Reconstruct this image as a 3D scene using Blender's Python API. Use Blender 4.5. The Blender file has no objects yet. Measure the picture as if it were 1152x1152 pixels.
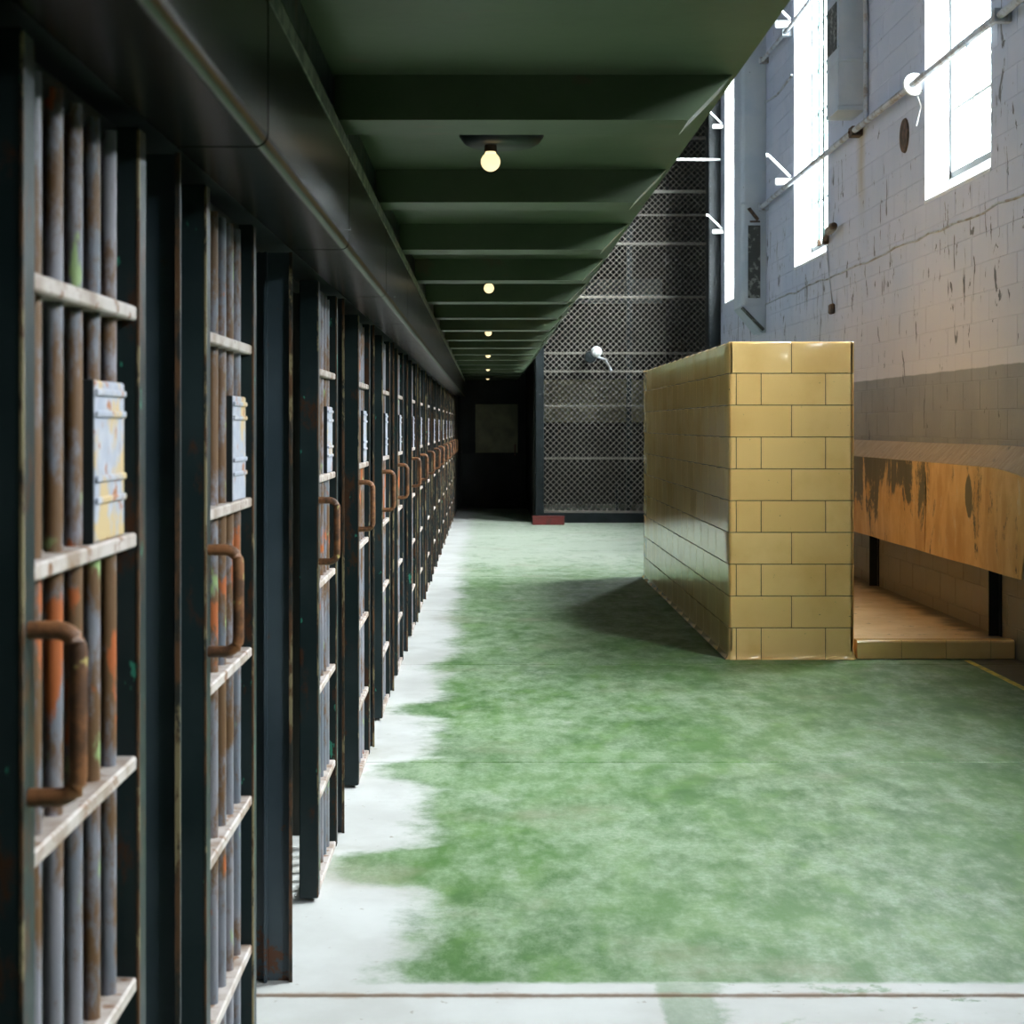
import bpy, math, random
from mathutils import Vector, Matrix
random.seed(7)
scene = bpy.context.scene
COL = scene.collection

# ------------------------------------------------------------------ camera
F = 1900.0            # focal length in pixels of the 1152 frame
VX, VY = 548.0, 478.0
CAMZ = 1.5
cam_d = bpy.data.cameras.new('camera')
cam = bpy.data.objects.new('camera', cam_d)
COL.objects.link(cam)
cam.location = (0, 0, CAMZ)
cam.rotation_euler = (math.pi / 2, 0, 0)
cam_d.sensor_width = 36
cam_d.sensor_fit = 'HORIZONTAL'
cam_d.lens = 36 * F / 1152
cam_d.shift_x = (576 - VX) / 1152
cam_d.shift_y = (VY - 576) / 1152
cam_d.clip_start = 0.05
cam_d.clip_end = 200
cam_d.dof.use_dof = True
cam_d.dof.focus_distance = 8.5
cam_d.dof.aperture_fstop = 9.0
scene.camera = cam

# ------------------------------------------------------------------ world: bright overcast sky
SKY = 110.0
world = bpy.data.worlds.new('world')
scene.world = world
world.use_nodes = True
wn = world.node_tree
wn.nodes.clear()
wo = wn.nodes.new('ShaderNodeOutputWorld')
bg = wn.nodes.new('ShaderNodeBackground')
bg.inputs['Color'].default_value = (0.92, 0.97, 1.0, 1)
# hazy overcast: the whole horizon is brighter than the zenith, grey ground below
tc = wn.nodes.new('ShaderNodeTexCoord')
sep = wn.nodes.new('ShaderNodeSeparateXYZ')
wn.links.new(tc.outputs['Generated'], sep.inputs[0])
cr = wn.nodes.new('ShaderNodeValToRGB')
cr.color_ramp.interpolation = 'LINEAR'
while len(cr.color_ramp.elements) < 5: cr.color_ramp.elements.new(0.5)
for e, (p, v) in zip(cr.color_ramp.elements, ((0.0, 0.10), (0.49, 0.10), (0.50, 1.0), (0.62, 0.90), (0.88, 0.75))):
    e.position = p; e.color = (v, v, v, 1)
m1 = wn.nodes.new('ShaderNodeMath'); m1.operation = 'MULTIPLY_ADD'
m1.inputs[1].default_value = 0.5; m1.inputs[2].default_value = 0.5
wn.links.new(sep.outputs[2], m1.inputs[0])
wn.links.new(m1.outputs[0], cr.inputs[0])
m2 = wn.nodes.new('ShaderNodeMath'); m2.operation = 'MULTIPLY'; m2.inputs[1].default_value = SKY
wn.links.new(cr.outputs[0], m2.inputs[0])
wn.links.new(m2.outputs[0], bg.inputs['Strength'])
wn.links.new(bg.outputs[0], wo.inputs[0])

# windows of the right wall (near edge y, far edge y); the hall goes on behind the camera
WX = 3.38                       # inner face of the right wall
WZ0, WZ1 = 3.207, 7.3
WINS = [(11.33, 13.05), (16.78, 18.60), (22.25, 24.02), (5.85, 7.60), (0.35, 2.10)]
ZTOP = {0.35: 4.6}               # nearest window, unseen, cut short to dim the light near the camera
for i, (a, b) in enumerate(WINS):
    zt = ZTOP.get(a, WZ1)
    ld = bpy.data.lights.new('window_portal', 'AREA')
    ld.shape = 'RECTANGLE'
    ld.size = zt - WZ0
    ld.size_y = b - a
    ld.cycles.is_portal = True
    lo = bpy.data.objects.new('window_portal', ld)
    lo.location = (3.72, (a + b) / 2, (WZ0 + zt) / 2)
    lo.rotation_euler = (0, math.pi / 2, 0)
    COL.objects.link(lo)

scene.view_settings.view_transform = 'Standard'
scene.view_settings.look = 'None'
scene.view_settings.exposure = 0.0
scene.view_settings.gamma = 1.0
scene.view_settings.use_curve_mapping = False

# ------------------------------------------------------------------ node helpers
class NT:
    def __init__(s, m):
        m.use_nodes = True
        s.t = m.node_tree
        s.b = s.t.nodes['Principled BSDF']
        s.pos = s.t.nodes.new('ShaderNodeNewGeometry').outputs['Position']
        x = s.t.nodes.new('ShaderNodeSeparateXYZ')
        s.t.links.new(s.pos, x.inputs[0])
        s.X, s.Y, s.Z = x.outputs
    def put(s, sock, v):
        if isinstance(v, bpy.types.NodeSocket):
            s.t.links.new(v, sock)
        elif isinstance(v, (tuple, list)) and len(v) == 3 and sock.type == 'RGBA':
            sock.default_value = (*v, 1)
        else:
            sock.default_value = v
    def math(s, op, a, b=0.0, clamp=False):
        n = s.t.nodes.new('ShaderNodeMath'); n.operation = op; n.use_clamp = clamp
        s.put(n.inputs[0], a); s.put(n.inputs[1], b)
        return n.outputs[0]
    def scl(s, v):
        n = s.t.nodes.new('ShaderNodeVectorMath'); n.operation = 'MULTIPLY'
        s.put(n.inputs[0], s.pos); n.inputs[1].default_value = v
        return n.outputs[0]
    def noise(s, scale, detail=4, rough=0.55, vec=None, dist=0.0):
        n = s.t.nodes.new('ShaderNodeTexNoise')
        n.inputs['Scale'].default_value = scale
        n.inputs['Detail'].default_value = detail
        n.inputs['Roughness'].default_value = rough
        n.inputs['Distortion'].default_value = dist
        s.put(n.inputs['Vector'], vec if vec is not None else s.pos)
        return n.outputs[0]
    def ramp(s, v, lo, hi):
        n = s.t.nodes.new('ShaderNodeMapRange'); n.clamp = True
        n.interpolation_type = 'SMOOTHSTEP'
        s.put(n.inputs[0], v)
        s.put(n.inputs[1], lo); s.put(n.inputs[2], hi)
        return n.outputs[0]
    def mix(s, f, a, b):
        n = s.t.nodes.new('ShaderNodeMix'); n.data_type = 'RGBA'
        s.put(n.inputs[0], f); s.put(n.inputs[6], a); s.put(n.inputs[7], b)
        return n.outputs[2]
    def col(s, v): s.put(s.b.inputs['Base Color'], v)
    def rough(s, v): s.put(s.b.inputs['Roughness'], v)
    def metal(s, v): s.put(s.b.inputs['Metallic'], v)
    def bump(s, h, strength=0.3, dist=0.01):
        n = s.t.nodes.new('ShaderNodeBump')
        n.inputs['Strength'].default_value = strength
        n.inputs['Distance'].default_value = dist
        s.put(n.inputs['Height'], h)
        s.t.links.new(n.outputs[0], s.b.inputs['Normal'])

MATS = {}
def material(name):
    def deco(fn):
        m = bpy.data.materials.new(name)
        fn(NT(m))
        MATS[name] = m
        return fn
    return deco

@material('steel')          # dark green painted steel, chipped and rusting
def _(n):
    a = n.noise(3.2, 6)
    c = n.mix(n.ramp(a, 0.35, 0.7), (0.010, 0.019, 0.020), (0.021, 0.032, 0.034))
    r = n.math('ADD', n.noise(9, 8, 0.7, n.scl((1, 1, 0.45))), n.math('MULTIPLY', n.noise(0.9, 2), 0.25))
    c = n.mix(n.ramp(r, 0.70, 0.78), c, (0.060, 0.024, 0.011))
    t = n.math('ADD', n.noise(26, 5, 0.6, n.scl((1, 1, 0.5))), n.math('MULTIPLY', n.noise(2.1, 2), 0.3))
    c = n.mix(n.ramp(t, 0.815, 0.86), c, (0.04, 0.24, 0.165))
    n.col(c)
    n.rough(n.math('ADD', n.math('MULTIPLY', n.noise(14, 3), 0.25), 0.30))
    n.b.inputs['Specular IOR Level'].default_value = 0.24
    n.bump(n.noise(40, 4), 0.12, 0.004)

@material('steel_edge')     # worn edges: dark paint, rust and old cream showing through in runs
def _(n):
    a = n.noise(15, 7, 0.7, n.scl((1, 1, 0.4)))
    c = n.mix(n.ramp(a, 0.44, 0.56), (0.022, 0.022, 0.017), (0.12, 0.055, 0.022))
    b = n.math('ADD', n.noise(22, 6, 0.7, n.scl((1, 1, 0.3))), n.math('MULTIPLY', n.math('SUBTRACT', n.noise(1.7, 2), 0.5), 0.4))
    c = n.mix(n.ramp(b, 0.53, 0.60), c, (0.27, 0.21, 0.11))
    n.col(c); n.rough(0.6)

@material('bar_paint')      # grey blue bars with rust runs and pale green flakes
def _(n):
    v = n.scl((1, 1, 0.28))
    a = n.noise(7, 5, 0.6, v)
    c = n.mix(n.ramp(a, 0.35, 0.65), (0.15, 0.165, 0.20), (0.27, 0.25, 0.28))
    zz = n.math('SUBTRACT', 1.0, n.math('MULTIPLY', n.math('ABSOLUTE', n.math('SUBTRACT', n.Z, 1.3)), 1.3), True)
    r = n.math('ADD', n.noise(17, 8, 0.72, n.scl((1,1,.4))), n.math('ADD', n.math('MULTIPLY', zz, 0.13), n.math('MULTIPLY', n.math('SUBTRACT', n.noise(3.1, 2), 0.5), 0.35)))
    c = n.mix(n.ramp(r, 0.50, 0.64), c, (0.155, 0.080, 0.036))
    zb = n.math('SUBTRACT', 1.0, n.math('DIVIDE', n.math('ABSOLUTE', n.math('SUBTRACT', n.Z, 1.15)), 0.16), True)
    o = n.math('ADD', n.noise(14, 5, 0.6, n.scl((1,1,.4))), n.math('MULTIPLY', zb, 0.17))
    c = n.mix(n.ramp(o, 0.64, 0.69), c, (0.42, 0.11, 0.03))
    g = n.noise(16, 4, 0.6, n.scl((1, 1.2, 0.4)))
    c = n.mix(n.ramp(g, 0.61, 0.68), c, (0.30, 0.40, 0.17))
    n.col(c); n.rough(0.5)
    n.bump(n.noise(60, 4), 0.3, 0.003)

@material('rail_paint')     # dusty pale paint on the flat cross rails
def _(n):
    c = n.mix(n.ramp(n.noise(9, 6), 0.35, 0.6), (0.30, 0.215, 0.165), (0.53, 0.46, 0.43))
    c = n.mix(n.ramp(n.noise(22, 6, 0.7), 0.54, 0.64), c, (0.22, 0.10, 0.045))
    n.col(c); n.rough(0.55)

@material('rust')           # rusted iron handle
def _(n):
    c = n.mix(n.ramp(n.noise(18, 6, 0.7), 0.4, 0.62), (0.085, 0.035, 0.015), (0.26, 0.10, 0.035))
    c = n.mix(n.ramp(n.noise(30, 3), 0.66, 0.72), c, (0.40, 0.30, 0.10))
    n.col(c); n.rough(0.55)
    n.bump(n.noise(70, 4), 0.3, 0.003)

@material('lock_paint')     # pale blue grey lock plate with peeling ochre
def _(n):
    y = n.ramp(n.math('ADD', n.noise(10, 5, 0.6), n.math('MULTIPLY', n.ramp(n.Y, 4.5, 2.2), 0.12)), 0.58, 0.66)
    c = n.mix(n.ramp(n.noise(30, 4), 0.4, 0.7), (0.36, 0.38, 0.46), (0.46, 0.46, 0.52))
    c = n.mix(y, c, (0.56, 0.40, 0.20))
    c = n.mix(n.ramp(n.noise(24, 5), 0.60, 0.66), c, (0.38, 0.14, 0.05))
    n.col(c); n.rough(0.5)

@material('housing')        # glossy dark brown-green sheet steel
def _(n):
    c = n.mix(n.ramp(n.noise(2, 4), 0.35, 0.65), (0.007, 0.008, 0.005), (0.013, 0.012, 0.008))
    c = n.mix(n.ramp(n.noise(11, 6, 0.7), 0.66, 0.71), c, (0.06, 0.045, 0.022))
    n.col(c); n.rough(0.26); n.b.inputs['Specular IOR Level'].default_value = 0.13
    n.bump(n.noise(5, 3), 0.08, 0.01)

@material('strip_paint')    # flaking pale green strip
def _(n):
    c = n.mix(n.ramp(n.noise(14, 6, 0.65), 0.45, 0.55), (0.10, 0.13, 0.09), (0.24, 0.27, 0.18))
    n.col(c); n.rough(0.6)

@material('balcony_paint')  # grey-green painted concrete
def _(n):
    c = n.mix(n.ramp(n.noise(1.6, 5), 0.35, 0.65), (0.056, 0.085, 0.042), (0.084, 0.115, 0.063))
    st = n.noise(3.5, 6, 0.65, n.scl((1, 2.2, 1)))
    c = n.mix(n.ramp(st, 0.60, 0.72), c, (0.10, 0.085, 0.05))
    c = n.mix(n.ramp(n.noise(30, 6, 0.7), 0.68, 0.72), c, (0.07, 0.055, 0.035))
    n.col(c); n.rough(0.45)
    n.bump(n.noise(18, 5), 0.15, 0.006)

@material('hall_ceiling')
def _(n):
    n.col(n.mix(n.noise(2, 4), (0.05, 0.05, 0.055), (0.07, 0.07, 0.075))); n.rough(0.8)

@material('upper_paint')
def _(n):
    n.col(n.mix(n.noise(2, 4), (0.06, 0.06, 0.072), (0.085, 0.085, 0.10))); n.rough(0.7)

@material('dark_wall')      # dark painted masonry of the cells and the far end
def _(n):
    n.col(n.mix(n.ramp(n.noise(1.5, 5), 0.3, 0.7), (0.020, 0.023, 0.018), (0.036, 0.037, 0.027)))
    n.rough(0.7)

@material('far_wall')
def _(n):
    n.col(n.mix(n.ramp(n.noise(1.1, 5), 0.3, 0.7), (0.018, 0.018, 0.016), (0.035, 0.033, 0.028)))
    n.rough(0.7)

@material('wall_paint')     # pale blue grey paint above, grey dado below, cracks and flakes
def _(n):
    up = n.mix(n.ramp(n.noise(0.8, 5), 0.3, 0.7), (0.45, 0.50, 0.62), (0.55, 0.56, 0.66))
    warm = n.ramp(n.math('ADD', n.Z, n.math('MULTIPLY', n.noise(1.2, 3), 0.8)), 3.4, 2.5)
    up = n.mix(warm, up, (0.62, 0.585, 0.62))
    dado = n.mix(n.ramp(n.noise(1.4, 5), 0.3, 0.7), (0.20, 0.20, 0.21), (0.26, 0.25, 0.25))
    dirt = n.ramp(n.math('ADD', n.Z, n.math('MULTIPLY', n.noise(2.5, 4), 0.5)), 1.15, 0.5)
    dado = n.mix(dirt, dado, (0.17, 0.14, 0.10))
    edge = n.math('ADD', n.Z, n.math('MULTIPLY', n.math('SUBTRACT', n.noise(5, 3), 0.5), 0.02))
    c = n.mix(n.ramp(edge, 1.888, 1.90), dado, up)
    # vertical cracks and flakes, most of them below the windows
    v = n.scl((1, 9.0, 2.0))
    zone = n.math('SUBTRACT', 1.0, n.math('MULTIPLY', n.math('ABSOLUTE', n.math('SUBTRACT', n.Z, 2.95)), 0.55), True)
    k = n.math('ADD', n.noise(1.3, 6, 0.62, n.scl((1, 6.0, 2.2)), 0.9), n.math('MULTIPLY', zone, 0.075))
    k = n.math('ADD', k, n.math('MULTIPLY', n.math('SUBTRACT', n.noise(0.9, 2), 0.5), 0.16))
    c = n.mix(n.ramp(k, 0.675, 0.69), c, (0.085, 0.085, 0.095))
    sp = n.noise(16, 4, 0.6, n.scl((1, 1.3, 0.6)))
    c = n.mix(n.ramp(sp, 0.70, 0.715), c, (0.10, 0.095, 0.09))
    # rust run under the conduit clamp
    dy = n.math('ABSOLUTE', n.math('SUBTRACT', n.Y, 15.25))
    run = n.math('MULTIPLY', n.ramp(n.math('ADD', dy, n.math('MULTIPLY', n.noise(3, 4), 0.35)), 0.42, 0.17), n.math('MULTIPLY', n.ramp(n.Z, 3.2, 3.9), n.ramp(n.Z, 4.25, 4.15)))
    c = n.mix(n.math('MULTIPLY', run, 0.7), c, (0.36, 0.27, 0.12))
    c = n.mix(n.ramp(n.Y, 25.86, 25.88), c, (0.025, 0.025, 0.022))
    n.col(c); n.rough(0.55)
    n.bump(n.noise(24, 5), 0.25, 0.006)

@material('tile')           # glazed tan structural tile
def _(n):
    oi = n.t.nodes.new('ShaderNodeObjectInfo').outputs['Random']
    c = n.mix(oi, (0.90, 0.56, 0.205), (0.95, 0.62, 0.25))
    c = n.mix(n.ramp(n.noise(2.5, 5), 0.45, 0.75), c, (0.84, 0.50, 0.17))
    c = n.mix(n.ramp(n.noise(45, 4, 0.6), 0.71, 0.74), c, (0.17, 0.10, 0.04))
    n.col(c)
    n.rough(n.math('ADD', 0.05, n.math('MULTIPLY', n.noise(6, 4), 0.14)))
    n.bump(n.noise(7, 2), 0.04, 0.006)

@material('grout')
def _(n):
    n.col(n.mix(n.noise(20, 4), (0.022, 0.018, 0.013), (0.05, 0.04, 0.03))); n.rough(0.9)

@material('platform')       # ochre stained platform floor
def _(n):
    c = n.mix(n.ramp(n.noise(2.2, 6, 0.6), 0.35, 0.65), (0.60, 0.38, 0.16), (0.74, 0.52, 0.27))
    c = n.mix(n.ramp(n.noise(8, 7, 0.7), 0.60, 0.70), c, (0.16, 0.10, 0.05))
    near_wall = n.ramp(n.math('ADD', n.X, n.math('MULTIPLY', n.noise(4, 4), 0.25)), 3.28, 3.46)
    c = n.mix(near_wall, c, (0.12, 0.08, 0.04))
    n.col(c); n.rough(0.6)

@material('sheet')          # tan flaking sheet metal, dark blotches
def _(n):
    v = n.scl((1, 1.1, 0.33))
    s = n.noise(4, 7, 0.62, n.scl((1, 1.0, 0.55)), 0.3)
    c = n.mix(n.ramp(s, 0.35, 0.65), (0.50, 0.27, 0.095), (0.66, 0.42, 0.19))
    c = n.mix(n.ramp(n.noise(8, 6, 0.68, n.scl((1, 1.0, 0.5)), 0.3), 0.58, 0.72), c, (0.62, 0.48, 0.32))
    far = n.ramp(n.Y, 12.1, 13.2)
    hi = n.ramp(n.Z, 0.62, 1.2)
    d = n.math('ADD', n.noise(3.2, 6, 0.6, n.scl((1, 1.2, 0.55)), 0.5), n.math('MULTIPLY', n.math('MULTIPLY', far, hi), 0.24))
    c = n.mix(n.ramp(n.math('ADD', d, n.math('MULTIPLY', n.math('SUBTRACT', n.noise(28, 6, 0.7), 0.5), 0.22)), 0.59, 0.67), c, (0.075, 0.062, 0.040))
    # one lone dark smear on the near sheet
    ey = n.math('DIVIDE', n.math('SUBTRACT', n.Y, 11.34), 0.085)
    ez = n.math('DIVIDE', n.math('SUBTRACT', n.Z, 1.02), 0.15)
    e = n.math('ADD', n.math('MULTIPLY', ey, ey), n.math('MULTIPLY', ez, ez))
    e = n.math('ADD', e, n.math('MULTIPLY', n.noise(14, 4), 0.9))
    c = n.mix(n.ramp(e, 1.5, 1.2), c, (0.10, 0.085, 0.055))
    n.col(c); n.rough(0.5)
    n.bump(n.noise(4, 5, 0.6, v), 0.35, 0.02)

@material('sheet_cap')
def _(n):
    v = n.scl((1, 2.2, 1.0))
    c = n.mix(n.ramp(n.noise(7, 7, 0.68, v, 0.2), 0.36, 0.66), (0.40, 0.29, 0.18), (0.52, 0.41, 0.28))
    c = n.mix(n.ramp(n.noise(12, 8, 0.75), 0.58, 0.70), c, (0.16, 0.14, 0.11))
    n.col(c); n.rough(0.5)

@material('floor_paint')    # worn green paint over pale concrete
def _(n):
    conc = n.mix(n.ramp(n.noise(1.8, 6, 0.6), 0.3, 0.7), (0.50, 0.485, 0.46), (0.62, 0.61, 0.59))
    conc = n.mix(n.ramp(n.noise(24, 5), 0.66, 0.74), conc, (0.34, 0.30, 0.25))
    gr = n.mix(n.ramp(n.noise(1.1, 6, 0.6), 0.32, 0.68), (0.036, 0.110, 0.016), (0.080, 0.180, 0.038))
    gr = n.mix(n.ramp(n.noise(5, 5, 0.6, n.scl((1, 0.5, 1))), 0.45, 0.72), gr, (0.105, 0.215, 0.045))
    # where paint survives: trodden bare in front of every door
    wob = n.math('SUBTRACT', n.noise(1.6, 6, 0.62), 0.5)
    wob2 = n.math('SUBTRACT', n.noise(11, 7, 0.72), 0.5)
    tong = n.math('COSINE', n.math('MULTIPLY', n.math('SUBTRACT', n.Y, 5.72), 2*math.pi/1.60))
    tong = n.math('MULTIPLY', n.ramp(tong, 0.35, 1.0), n.ramp(n.Y, 12.0, 9.0))
    xx = n.math('ADD', n.X, n.math('ADD', n.math('MULTIPLY', wob, 0.42), n.math('MULTIPLY', wob2, 0.30)))
    xx = n.math('ADD', xx, n.math('MULTIPLY', tong, 0.26))
    edge = n.ramp(xx, -0.36, -0.14)
    yy = n.math('ADD', n.Y, n.math('MULTIPLY', wob2, 0.05))
    near = n.math('MAXIMUM', n.ramp(yy, 4.52, 4.56), n.ramp(yy, 3.45, 3.35))  # green resumes on the unseen near floor, added to cut bounced light
    px = n.math('MULTIPLY', n.ramp(n.math('ADD', n.X, n.math('MULTIPLY', wob2, 0.05)), 0.44, 0.46), n.ramp(n.math('ADD', n.X, n.math('MULTIPLY', wob2, 0.2)), 0.64, 0.58))
    patch = n.math('MAXIMUM', n.math('MULTIPLY', px, 0.75), n.math('MULTIPLY', n.ramp(n.noise(7, 6, 0.65), 0.56, 0.64), n.ramp(n.X, 0.5, 1.0)))
    near = n.math('MAXIMUM', near, n.math('MULTIPLY', patch, 0.8))
    paint = n.math('MULTIPLY', edge, near)
    w1 = n.noise(1.5, 9, 0.70, n.scl((1.1, 0.62, 1)))
    w2 = n.noise(8, 9, 0.78, n.scl((1.0, 0.45, 1)))
    worn = n.math('ADD', n.math('MULTIPLY', w1, 0.42), n.math('MULTIPLY', w2, 0.58))
    pale_far = n.math('MULTIPLY', n.ramp(n.Y, 15.0, 20.0), 0.08)  # paint gets paler towards the far end
    dark_right = n.math('MULTIPLY', n.ramp(n.X, 0.6, 2.6), 0.03)
    keep = n.ramp(n.math('SUBTRACT', n.math('ADD', worn, pale_far), dark_right), 0.63, 0.40)
    keep = n.math('SUBTRACT', n.math('ADD', 0.16, n.math('MULTIPLY', keep, 0.84)), n.math('MULTIPLY', n.ramp(n.Y, 15.5, 19.5), 0.30), True)
    thin = n.mix(n.ramp(n.noise(40, 5, 0.7), 0.4, 0.62), (0.27, 0.36, 0.22), (0.38, 0.44, 0.32))
    thin = n.mix(n.math('MULTIPLY', n.ramp(n.Y, 15.5, 19.5), 0.6), thin, (0.50, 0.52, 0.45))
    thin = n.mix(n.math('MULTIPLY', n.ramp(n.noise(2.3, 7, 0.68, n.scl((1, 0.6, 1))), 0.54, 0.68), 0.7), thin, (0.50, 0.50, 0.45))
    c = n.mix(paint, conc, n.mix(keep, thin, gr))
    c = n.mix(n.math('MULTIPLY', n.ramp(n.noise(1.2, 5, 0.6), 0.55, 0.72), 0.45), c, (0.30, 0.27, 0.19))
    # rusty dirt along the open joint
    dj = n.math('ADD', n.math('ABSOLUTE', n.math('SUBTRACT', n.Y, 4.44)), n.math('MULTIPLY', n.noise(9, 5, 0.7), 0.05))
    c = n.mix(n.math('MULTIPLY', n.ramp(dj, 0.055, 0.030), 0.75), c, (0.26, 0.15, 0.08))
    # bare dirty gutter past the yellow line
    gut = n.math('MULTIPLY', n.ramp(n.X, 3.075, 3.085), n.ramp(n.Y, 10.9, 10.8))
    c = n.mix(gut, c, (0.10, 0.09, 0.06))
    n.col(c)
    n.rough(n.math('ADD', 0.36, n.math('MULTIPLY', n.noise(3, 5), 0.28)))
    n.bump(n.noise(12, 6), 0.10, 0.006)

@material('joint')
def _(n):
    n.col((0.28, 0.30, 0.24)); n.rough(0.9)

@material('yellow_line')
def _(n):
    n.col(n.mix(n.ramp(n.noise(14, 5, 0.65), 0.42, 0.62), (0.78, 0.58, 0.06), (0.40, 0.36, 0.10))); n.rough(0.6)

@material('window_white')
def _(n):
    n.col(n.mix(n.noise(4, 4), (0.66, 0.68, 0.70), (0.78, 0.79, 0.80))); n.rough(0.5)

@material('window_frame')
def _(n):
    n.col((0.40, 0.44, 0.44)); n.rough(0.5)

@material('duct_paint')
def _(n):
    c = n.mix(n.ramp(n.noise(2.5, 5), 0.35, 0.65), (0.40, 0.46, 0.53), (0.48, 0.52, 0.57))
    c = n.mix(n.ramp(n.noise(16, 5, 0.6), 0.70, 0.73), c, (0.13, 0.12, 0.11))
    n.col(c); n.rough(0.42)

@material('grille_dark')
def _(n):
    c = n.mix(n.ramp(n.noise(7, 6, 0.65), 0.52, 0.6), (0.05, 0.055, 0.05), (0.26, 0.27, 0.25))
    n.col(c); n.rough(0.6)

@material('pipe_paint')
def _(n):
    c = n.mix(n.ramp(n.noise(9, 5, 0.6), 0.45, 0.65), (0.42, 0.45, 0.50), (0.24, 0.20, 0.17))
    n.col(c); n.rough(0.45)

@material('white_enamel')
def _(n):
    n.col(n.mix(n.noise(10, 3), (0.72, 0.72, 0.70), (0.80, 0.80, 0.79))); n.rough(0.35)

@material('dark_rust')
def _(n):
    n.col(n.mix(n.ramp(n.noise(16, 5), 0.4, 0.6), (0.035, 0.022, 0.014), (0.10, 0.055, 0.03))); n.rough(0.8)

@material('black_steel')
def _(n):
    n.col(n.mix(n.ramp(n.noise(3, 4), 0.3, 0.7), (0.008, 0.011, 0.012), (0.016, 0.021, 0.023))); n.rough(0.42); n.b.inputs['Specular IOR Level'].default_value = 0.22

@material('wire')
def _(n):
    n.col(n.mix(n.ramp(n.noise(1.5, 3), 0.3, 0.7), (0.17, 0.15, 0.125), (0.26, 0.235, 0.20))); n.rough(0.5)

@material('ledge_paint')
def _(n):
    n.col(n.mix(n.ramp(n.noise(2.2, 4), 0.3, 0.7), (0.05, 0.06, 0.065), (0.12, 0.14, 0.145))); n.rough(0.6)

@material('post_paint')     # blue grey channel posts
def _(n):
    c = n.mix(n.ramp(n.noise(2.6, 5), 0.35, 0.65), (0.034, 0.050, 0.062), (0.060, 0.080, 0.095))
    r = n.math('ADD', n.noise(13, 7, 0.7), n.math('MULTIPLY', n.ramp(n.Z, 0.35, 0.0), 0.14))
    c = n.mix(n.ramp(r, 0.64, 0.70), c, (0.10, 0.040, 0.018))
    c = n.mix(n.ramp(n.noise(34, 4), 0.73, 0.76), c, (0.40, 0.40, 0.38))
    n.col(c); n.rough(0.4); n.b.inputs['Specular IOR Level'].default_value = 0.3

@material('red_paint')
def _(n):
    n.col(n.mix(n.ramp(n.noise(12, 4), 0.4, 0.65), (0.15, 0.018, 0.016), (0.10, 0.02, 0.016))); n.rough(0.5)

@material('olive_glass')
def _(n):
    n.col(n.mix(n.ramp(n.noise(3, 4), 0.35, 0.65), (0.20, 0.18, 0.09), (0.34, 0.30, 0.15))); n.rough(0.3)

@material('green_rod')
def _(n):
    n.col((0.05, 0.12, 0.10)); n.rough(0.5)

def glass():
    m = bpy.data.materials.new('glass'); m.use_nodes = True
    t = m.node_tree; t.nodes.clear()
    o = t.nodes.new('ShaderNodeOutputMaterial')
    tr = t.nodes.new('ShaderNodeBsdfTransparent'); tr.inputs[0].default_value = (0.94, 0.97, 0.97, 1)
    gl = t.nodes.new('ShaderNodeBsdfGlossy'); gl.inputs['Roughness'].default_value = 0.1
    mx = t.nodes.new('ShaderNodeMixShader'); mx.inputs[0].default_value = 0.05
    t.links.new(tr.outputs[0], mx.inputs[1]); t.links.new(gl.outputs[0], mx.inputs[2])
    t.links.new(mx.outputs[0], o.inputs[0])
    MATS['glass'] = m
glass()
def bulb_mat():
    m = bpy.data.materials.new('bulb_glow'); m.use_nodes = True
    b = m.node_tree.nodes['Principled BSDF']
    b.inputs['Base Color'].default_value = (0.9, 0.85, 0.7, 1)
    b.inputs['Emission Color'].default_value = (1.0, 0.78, 0.42, 1)
    b.inputs['Emission Strength'].default_value = 1.35
    MATS['bulb_glow'] = m
bulb_mat()

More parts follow.
